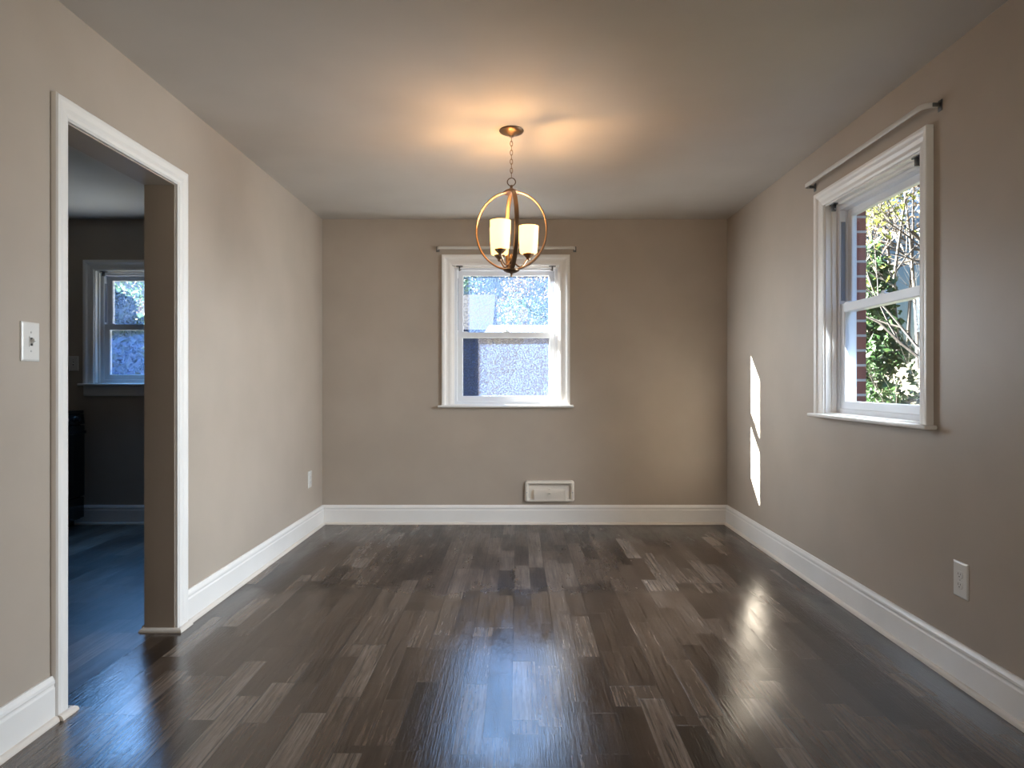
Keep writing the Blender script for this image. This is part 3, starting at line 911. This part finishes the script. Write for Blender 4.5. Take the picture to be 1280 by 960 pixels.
# ------------------------------------------------------------------ wall vent, outlets, switches
def wall_vent():
    x0, x1, z0, z1 = 0.051, 0.447, 0.178, 0.350
    V = thing('wall_vent', 'beige metal air register with rounded frame low on the back wall', 'vent', ((x0 + x1) / 2, YB, z0))
    hw, H = (x1 - x0) / 2, z1 - z0
    def rrect(w, za, zb_, r, y, n=6):
        pts = []
        for cx, cz, a0 in ((w - r, za + r, -PI / 2), (w - r, zb_ - r, 0), (-w + r, zb_ - r, PI / 2), (-w + r, za + r, PI)):
            for k in range(n + 1):
                a = a0 + k / n * PI / 2
                pts.append((cx + r * math.cos(a), y, cz + r * math.sin(a)))
        return pts
    loops = [rrect(hw, 0, H, 0.022, 0.0), rrect(hw, 0, H, 0.022, -0.008), rrect(hw - 0.005, 0.005, H - 0.005, 0.019, -0.030),
             rrect(hw - 0.016, 0.013, H - 0.016, 0.014, -0.036), rrect(hw - 0.026, 0.018, H - 0.026, 0.012, -0.031), rrect(hw - 0.034, 0.025, H - 0.034, 0.010, -0.004)]
    MB().loft(loops, caps=False, smooth=True).build('frame', M['register'], V)
    MB().loft([rrect(hw - 0.033, 0.024, H - 0.033, 0.011, -0.0035), rrect(hw - 0.033, 0.024, H - 0.033, 0.011, -0.001)]).build('back_plate', M['register'], V)
    # raised louvred face, standing forward of the recess
    fw, f0, f1 = 0.122, 0.014, 0.100
    g = MB()
    nl = 7
    for k in range(nl):
        za = f0 + (f1 - f0) * k / nl
        zb_ = f0 + (f1 - f0) * (k + 0.80) / nl
        y0_ = -0.034 + 0.010 * k / nl
        g.loft([[(-fw, y0_, za), (-fw, y0_ - 0.005, za + 0.002), (-fw, y0_ + 0.002, zb_), (-fw, y0_ + 0.006, zb_)],
                [(fw, y0_, za), (fw, y0_ - 0.005, za + 0.002), (fw, y0_ + 0.002, zb_), (fw, y0_ + 0.006, zb_)]])
    g.box(-fw - 0.004, -fw, -0.034, -0.004, f0, f1)
    g.box(fw, fw + 0.004, -0.034, -0.004, f0, f1)
    g.box(-fw, fw, -0.014, -0.004, f0, f1)
    g.build('louvre_grille', M['register'], V)
    lv = MB().rbox(-0.006, 0.006, -0.040, -0.016, f1 - 0.030, f1 - 0.022, 0.002)
    lv.rbox(-0.009, 0.009, -0.044, -0.038, f1 - 0.034, f1 - 0.018, 0.002)
    lv.rbox(-0.010, 0.010, -0.020, -0.012, f1 - 0.004, f1 + 0.010, 0.002)
    lv.build('damper_lever', M['register'], V)
    for s in (-1, 1):
        MB().lathe([(0.0055, -0.0005), (0.0055, 0.001), (0.003, 0.0025), (0.0005, 0.003)], n=12).build('screw', M['screw'], V).matrix_local = \
            Matrix.Translation((s * (hw - 0.016), -0.0355, H * 0.46)) @ Matrix.Rotation(PI / 2, 4, 'X')
wall_vent()

def wall_plate(name, label, cat, loc, rz, kind, w=0.08, hgt=0.126, group=None):
    """local x along the wall, -y into the room, origin at the plate's centre on the wall"""
    P = thing(name, label, cat, loc, rz, group)
    m = MB()
    a, b_ = w / 2, hgt / 2
    loops = []
    for d, y in ((0, 0.0), (0, -0.003), (0.002, -0.005), (0.006, -0.0065)):
        loops.append([(-a + d, y, -b_ + d), (a - d, y, -b_ + d), (a - d, y, b_ - d), (-a + d, y, b_ - d)])
    m.loft(loops)
    m.build('plate', M['plate'], P)
    def screw(z):
        MB().lathe([(0.0034, 0.0), (0.0034, 0.0008), (0.002, 0.0014)], n=10).build('screw', M['screw'], P).matrix_local = \
            Matrix.Translation((0, -0.0062, z)) @ Matrix.Rotation(PI / 2, 4, 'X')
    if kind == 'outlet':
        for s in (-1, 1):
            zc = s * 0.0195
            pts = []
            for k in range(24):
                t = 2 * PI * k / 24
                x, z = 0.0172 * math.cos(t), 0.0172 * math.sin(t)
                z = max(-0.0140, min(0.0140, z))
                pts.append((x, z))
            rc = MB().loft([[(x, -0.006, zc + z) for x, z in pts], [(x, -0.0082, zc + z) for x, z in pts], [(x * 0.95, -0.0088, zc + z * 0.95) for x, z in pts]]).build('receptacle', M['plate'], P)
            sl = MB()
            sl.box(-0.0075, -0.0055, -0.0092, -0.0086, zc - 0.001, zc + 0.007)
            sl.box(0.0055, 0.0073, -0.0092, -0.0086, zc - 0.0005, zc + 0.0065)
            sl.tube([(0, -0.0086, zc - 0.0068), (0, -0.0092, zc - 0.0068)], 0.0026, 10)
            sl.build('slot', M['slot'], rc)
        screw(0.0)
    else:
        fr = MB()
        ring(fr, -0.009, 0.009, -0.016, 0.016, (0.003, 0.003, 0.003, 0.003), -0.0085, -0.006)
        fr.build('toggle_bezel', M['plate'], P)
        MB().box(-0.0065, 0.0065, -0.0068, -0.0060, -0.0135, 0.0135).build('toggle_slot', M['slot'], P)
        MB().loft([[(-0.0045, -0.006, -0.006), (0.0045, -0.006, -0.006), (0.0045, -0.006, 0.005), (-0.0045, -0.006, 0.005)],
                   [(-0.004, -0.020, 0.002), (0.004, -0.020, 0.002), (0.004, -0.019, 0.010), (-0.004, -0.019, 0.010)]]).build('toggle', M['plate'], P)
        screw(0.030)
        screw(-0.030)
    return P
RZ_L, RZ_R = PI / 2, -PI / 2
wall_plate('wall_outlet', 'white outlet plate on the right wall above the long baseboard', 'outlet', (XR, 2.505, 0.392), RZ_R, 'outlet', 0.082, 0.134)
wall_plate('wall_outlet', 'small white outlet on the left wall near the back corner', 'outlet', (XL, 4.99, 0.405), RZ_L, 'outlet', 0.075, 0.124)
wall_plate('light_switch', 'white toggle switch plate on the left wall beside the doorway', 'switch', (XL, 2.131, 1.268), RZ_L, 'switch', 0.080, 0.126)
wall_plate('light_switch', 'dim switch plate on the kitchen wall left of the kitchen window', 'switch', (-3.56, YB, 1.285), 0, 'switch', 0.078, 0.12)

# ------------------------------------------------------------------ kitchen range: front faces +x, seen edge-on through the doorway
def kitchen_range():
    G = thing('kitchen_range', 'black freestanding kitchen range standing in the dark kitchen corner', 'range', (-3.47, 4.905, 0), PI / 2)
    # local: x along the front (towards +y of the room is local +x), -y is the front
    w, d = 0.378, 0.60
    b = MB().rbox(-w, w, 0.012, d, 0.05, 0.885, 0.006)
    b.rbox(-w + 0.02, w - 0.02, 0.05, d - 0.02, 0.0, 0.055, 0.004)
    b.build('body', M['black'], G)
    ct = MB().rbox(-w - 0.002, w + 0.002, -0.012, d, 0.886, 0.912, 0.006).build('cooktop', M['black'], G)
    for px in (-0.19, 0.19):
        for py in (0.15, 0.42):
            gr = MB()
            gr.lathe([(0.046, 0.913), (0.046, 0.920), (0.030, 0.925), (0.0, 0.925)], px, py, 20, cap0=True, cap1=False)
            gr.build('burner', M['black'], ct)
            g2 = MB()
            for k in range(4):
                a = k * PI / 4
                g2.tube([(px - 0.11 * math.cos(a), py - 0.11 * math.sin(a), 0.935), (px + 0.11 * math.cos(a), py + 0.11 * math.sin(a), 0.935)], 0.005, 6)
            g2.tube([(px + 0.11 * math.cos(2 * PI * k / 20), py + 0.11 * math.sin(2 * PI * k / 20), 0.935) for k in range(20)], 0.005, 6, closed=True)
            for k in range(4):
                a = k * PI / 2
                g2.tube([(px + 0.11 * math.cos(a), py + 0.11 * math.sin(a), 0.913), (px + 0.11 * math.cos(a), py + 0.11 * math.sin(a), 0.935)], 0.005, 6)
            g2.build('grate', M['black'], ct)
    cp = MB()
    cp.loft([[(-w, 0.012, 0.80), (-w, -0.020, 0.805), (-w, -0.010, 0.884), (-w, 0.012, 0.884)], [(w, 0.012, 0.80), (w, -0.020, 0.805), (w, -0.010, 0.884), (w, 0.012, 0.884)]])
    cp = cp.build('control_panel', M['black'], G)
    for k in range(5):
        x = -0.28 + 0.14 * k
        kb = MB().tube([(x, -0.014, 0.846), (x, -0.020, 0.846)], 0.024, 18)
        ko = kb.build('knob_ring', M['chrome'], cp)
        MB().tube([(x, -0.020, 0.846), (x, -0.044, 0.848)], [0.021, 0.017], 16).build('knob', M['knob'], cp)
    dr = MB().rbox(-w + 0.003, w - 0.003, -0.022, 0.010, 0.235, 0.795, 0.006).build('oven_door', M['black'], G)
    MB().rbox(-0.24, 0.24, -0.0245, -0.0215, 0.34, 0.64, 0.001).build('oven_window', M['black_glass'], dr)
    hd = MB().tube([(-0.32, -0.060, 0.745), (0.32, -0.060, 0.745)], 0.011, 12)
    hd.tube([(-0.29, -0.022, 0.745), (-0.29, -0.060, 0.745)], 0.008, 10)
    hd.tube([(0.29, -0.022, 0.745), (0.29, -0.060, 0.745)], 0.008, 10)
    hd.build('handle', M['black'], dr)
    MB().rbox(-w + 0.003, w - 0.003, -0.018, 0.010, 0.065, 0.228, 0.006).build('drawer', M['black'], G)
    bg = MB()
    bg.loft([[(-w, 0.55, 0.912), (-w, 0.60, 0.912), (-w, 0.60, 1.00), (-w, 0.575, 1.00)], [(w, 0.55, 0.912), (w, 0.60, 0.912), (w, 0.60, 1.00), (w, 0.575, 1.00)]])
    bg.build('backguard', M['black'], G)
kitchen_range()

# ------------------------------------------------------------------ outdoors
def smooth(a, b, x):
    t = max(0, min(1, (x - a) / (b - a)))
    return t * t * (3 - 2 * t)
def gz(x, y):
    d = smooth(4.5, 17, x) * smooth(-10, 6, y)
    return GZ + 2.6 * d + 0.08 * math.sin(x * 0.9) * math.cos(y * 0.7)
def make_ground():
    n, m = 80, 80
    vs, fs = [], []
    for i in range(n + 1):
        for k in range(m + 1):
            x, y = -50 + 110 * i / n, -35 + 110 * k / m
            z = gz(x, y)
            if -5.5 < x < 3.6 and -6 < y < 7:
                z = GZ - 0.05
            vs.append((x, y, z))
    for i in range(n):
        for k in range(m):
            a = i * (m + 1) + k
            fs.append((a, a + m + 1, a + m + 2, a + 1))
    tag(MB().add(vs, fs, True).build('ground', M['ground'], angle=180), 'grassy ground with fallen leaves outside, rising into a wooded bank', 'ground', kind='structure')
make_ground()

def grow(rng, mb, p, d, r, length, depth, tips, spread=0.55, up=0.15, splits=(2, 3), sides=6):
    n = 4
    pts, rs = [p.copy()], [r]
    q, dd = p.copy(), d.copy()
    for k in range(n):
        dd = (dd + Vector((rng.uniform(-1, 1), rng.uniform(-1, 1), rng.uniform(-1, 1))) * 0.13 + Vector((0, 0, up * 0.25))).normalized()
        q = q + dd * (length / n)
        pts.append(q.copy())
        rs.append(r * (1 - 0.4 * (k + 1) / n))
    mb.tube(pts, rs, max(3, sides), caps=False)
    if depth <= 1:
        tips += pts[1:]
    if depth == 0:
        return
    for j in range(rng.randint(*splits)):
        i = rng.randint(2, n)
        dn = (dd + Vector((rng.uniform(-1, 1), rng.uniform(-1, 1), rng.uniform(-0.5, 0.9))) * spread * 1.4).normalized()
        grow(rng, mb, pts[i].copy(), dn, rs[i] * 0.72, length * rng.uniform(0.6, 0.85), depth - 1, tips, spread, up, splits, sides - 1)
def leaves(rng, pts, n, spread, size):
    vs, fs = [], []
    for k in range(n):
        c = rng.choice(pts) + Vector((rng.gauss(0, spread), rng.gauss(0, spread), rng.gauss(0, spread)))
        a = Vector((rng.uniform(-1, 1), rng.uniform(-1, 1), rng.uniform(-1, 1))).normalized()
        b_ = a.orthogonal().normalized()
        b_ = (Matrix.Rotation(rng.uniform(0, 2 * PI), 3, a) @ b_)
        s = size * rng.uniform(0.6, 1.3)
        i = len(vs)
        cr = a.cross(b_) * s * 0.45
        vs += [c - b_ * s, c + cr + a * s * 0.1, c + b_ * s, c - cr + a * s * 0.1]
        fs.append((i, i + 1, i + 2, i + 3))
    return MB().add(vs, fs)
def tree(name, label, x, y, hgt, r, seed, depth=4, leaf=None, nleaf=0, lsize=0.07, lspread=0.25, bark='bark', group=None, lean=(0, 0), splits=(2, 3), trunk=0.34, spread=0.55):
    rng = random.Random(seed)
    T = thing(name, label, 'tree', (x, y, gz(x, y) - 0.1), 0, group)
    mb, tips = MB(), []
    # trunk, then limbs
    p, d = Vector((0, 0, 0)), Vector((lean[0], lean[1], 1)).normalized()
    pts, rs = [p.copy()], [r * 1.25]
    n = 7
    q = p.copy()
    for k in range(n):
        d = (d + Vector((rng.uniform(-1, 1), rng.uniform(-1, 1), 0)) * 0.06).normalized()
        q = q + d * hgt * 0.75 / n
        pts.append(q.copy())
        rs.append(r * (1 - 0.75 * (k + 1) / n))
    mb.tube(pts, rs, 8)
    for k in range(n + 1):
        if k / n < trunk:
            continue
        for j in range(rng.randint(1, 2) + (1 if k == n else 0)):
            a = rng.uniform(0, 2 * PI)
            dn = Vector((math.cos(a), math.sin(a), rng.uniform(0.15, 0.9))).normalized()
            grow(rng, mb, pts[k].copy(), dn, max(0.012, rs[k] * 0.6), hgt * rng.uniform(0.15, 0.22), depth - 2, tips, spread, 0.12, splits, 5)
    mb.build('trunk', M[bark], T, recalc=False)
    if leaf:
        leaves(rng, tips, nleaf, lspread, lsize).build('foliage', M[leaf], T, recalc=False)
    return T
def conifer(label, x, y, hgt, rad, seed, n=6000, leaf='leaf_dark'):
    rng = random.Random(seed)
    T = thing('evergreen_tree', label, 'tree', (x, y, gz(x, y) - 0.1))
    MB().tube([(0, 0, 0), (0, 0, hgt * 0.5), (0, 0, hgt * 0.97)], [0.16, 0.09, 0.02], 8).build('trunk', M['bark'], T)
    pts = []
    for k in range(n // 12):
        t = rng.random() ** 0.8
        zz = hgt * (0.06 + 0.94 * (1 - t))
        rr = rad * (0.08 + 0.92 * t ** 0.8) * math.sqrt(rng.random())
        a = rng.uniform(0, 2 * PI)
        pts.append(Vector((rr * math.cos(a), rr * math.sin(a), zz)))
    leaves(rng, pts, n, 0.10, 0.12).build('foliage', M[leaf], T, recalc=False)
    return T
def shrub(label, x, y, hgt, rad, seed, n=3200):
    rng = random.Random(seed)
    T = thing('shrub', label, 'shrub', (x, y, gz(x, y) - 0.05), 0, 'green shrubs below the right window')
    mb, tips = MB(), []
    for k in range(9):
        a = 2 * PI * k / 9 + rng.uniform(-0.2, 0.2)
        grow(rng, mb, Vector((0.1 * math.cos(a), 0.1 * math.sin(a), 0)), Vector((math.cos(a) * rad / hgt, math.sin(a) * rad / hgt, 1)).normalized(), 0.02, hgt * 0.42, 2, tips, 0.5, 0.1, (2, 3), 5)
    mb.build('stems', M['bark'], T, recalc=False)
    pts = []
    for k in range(260):
        a, u = rng.uniform(0, 2 * PI), rng.random()
        pts.append(Vector((rad * math.sqrt(u) * math.cos(a), rad * math.sqrt(u) * math.sin(a), hgt * (0.15 + 0.8 * rng.random() * math.sqrt(1 - 0.75 * u)))))
    leaves(rng, pts + tips, n, 0.09, 0.05).build('foliage', M['leaf_green'], T, recalc=False)

def ray(px, y):
    return (px - 648) / FPX * y
tree('leafy_tree', 'sunlit yellow-green tree filling the left of the right window', ray(1056, 13), 13, 7.6, 0.10, 11, 5, 'leaf_gold', 7000, 0.055, 0.26)
tree('bare_tree', 'bare tree with long dark limbs crossing the right window', ray(1236, 9.0), 9.0, 7.5, 0.065, 5, 7, lean=(-0.05, 0.05), splits=(2, 3), trunk=0.12, spread=0.6)
bg = [(1076, 24, 12, 0.16, 'bark', 'leaf_brown'), (1096, 29, 14, 0.17, 'bark_pale', None), (1112, 22, 11, 0.13, 'bark_pale', None), (1124, 31, 14, 0.2, 'bark', 'leaf_brown'),
      (1136, 26, 12, 0.13, 'bark', None), (1148, 23, 11, 0.12, 'bark_pale', None), (1162, 30, 13, 0.17, 'bark', 'leaf_brown'), (1180, 25, 12, 0.15, 'bark', None), (1054, 27, 13, 0.15, 'bark', None), (1205, 28, 13, 0.17, 'bark', None)]
BGL = ['brown-leaved tree at the left of the wooded bank', 'tall pale-trunked tree second from left on the bank', 'slim pale trunk in the middle of the wooded bank', 'brown-leaved tree behind the slim pale trunk',
       'thin grey tree right of the middle of the bank', 'slim pale tree toward the right of the bank', 'broad brown-leaved tree at the right of the bank', 'bare grey tree beyond the right edge of the window view',
       'bare grey tree hidden beyond the brick edge', 'bare tree far to the right on the bank']
for i, (px, y, hg, r, bk, lf) in enumerate(bg):
    tree('woodland_tree', BGL[i], ray(px, y), y, hg, r * 0.6, 40 + i, 5, lf, 1600 if lf else 0, 0.10, 0.3, bark=bk, group='trees on the wooded bank')
conifer('dark evergreen behind the yellow-green tree', ray(1086, 18), 18, 4.6, 1.3, 71, 4000, 'leaf_green')
for i, (px, y, hg, rd, lab) in enumerate([(1068, 9.5, 1.25, 0.8, 'green shrub by the brick edge of the right window'), (1096, 10.5, 1.35, 0.9, 'round green shrub left of centre in the right window'),
                                          (1126, 9.6, 1.20, 0.85, 'green shrub at the centre of the right window'), (1156, 10.4, 1.25, 0.9, 'green shrub at the right of the right window'), (1190, 9.8, 1.2, 0.85, 'green shrub past the right casing')]):
    shrub(lab, ray(px, y), y, hg, rd, 90 + i)

# pale shed and slate house beyond the back window
def house(name, label, x, y, rz, w, d, hw_, hr, wall, roof_over=0.25):
    Hs = thing(name, label, 'building', (x, y, GZ), rz)
    MB().box(0, w, 0, d, 0, hw_).build('walls', M[wall], Hs)
    g = MB()
    o = roof_over
    loops = []
    for xx in (-o, w + o):
        loops.append([(xx, -o, hw_ - 0.05), (xx, d / 2, hw_ + hr), (xx, d + o, hw_ - 0.05), (xx, d + o, hw_ + 0.07), (xx, d / 2, hw_ + hr + 0.13), (xx, -o, hw_ + 0.07)])
    g.loft(loops)
    g.build('roof', M['roof'], Hs)
    for xx in (0.0, w - 0.1):
        gb = MB()
        gb.loft([[(xx, 0, hw_), (xx, d, hw_), (xx, d / 2, hw_ + hr)], [(xx + 0.1, 0, hw_), (xx + 0.1, d, hw_), (xx + 0.1, d / 2, hw_ + hr)]])
        gb.build('gable', M[wall], Hs)
    return Hs
house('shed', 'pale sided shed seen through the lower frosted pane', -0.66, 15.0, math.radians(-3), 5.2, 2.6, 2.75, 0.25, 'siding', 0.12)
house('house', 'slate blue neighbouring house left of the pale shed', -9.6, 30.0, 0, 8.2, 7.0, 4.0, 2.0, 'siding_blue')
house('house', 'pale neighbouring house seen through the kitchen window', ray(164, 20), 20, math.radians(8), 5.5, 5.0, 3.1, 1.4, 'siding')
conifer('dense evergreen to the left of the kitchen window view', ray(140, 12), 12.0, 3.45, 1.1, 72, 6000)
conifer('unseen evergreen added to shade the kitchen from the sun', -9.0, 7.55, 5.35, 1.25, 73, 9000)  # out of view, added to keep direct sun off the kitchen window
for i, (px, y, hg, lab) in enumerate([(560, 40, 9, 'far tree at the left of the back window view'), (610, 46, 8, 'far tree behind the slate house'), (668, 42, 7, 'far tree above the pale shed'), (715, 44, 9, 'far tree at the right of the back window view'),
                                      (150, 34, 6.5, 'far tree at the left of the kitchen window view'), (172, 38, 6.5, 'far tree at the right of the kitchen window view')]):
    tree('distant_tree', lab, ray(px, y), y, hg, 0.16, 120 + i, 5, 'leaf_brown' if i % 2 else 'leaf_dark', 1800, 0.12, 0.35, group='far trees behind the house')
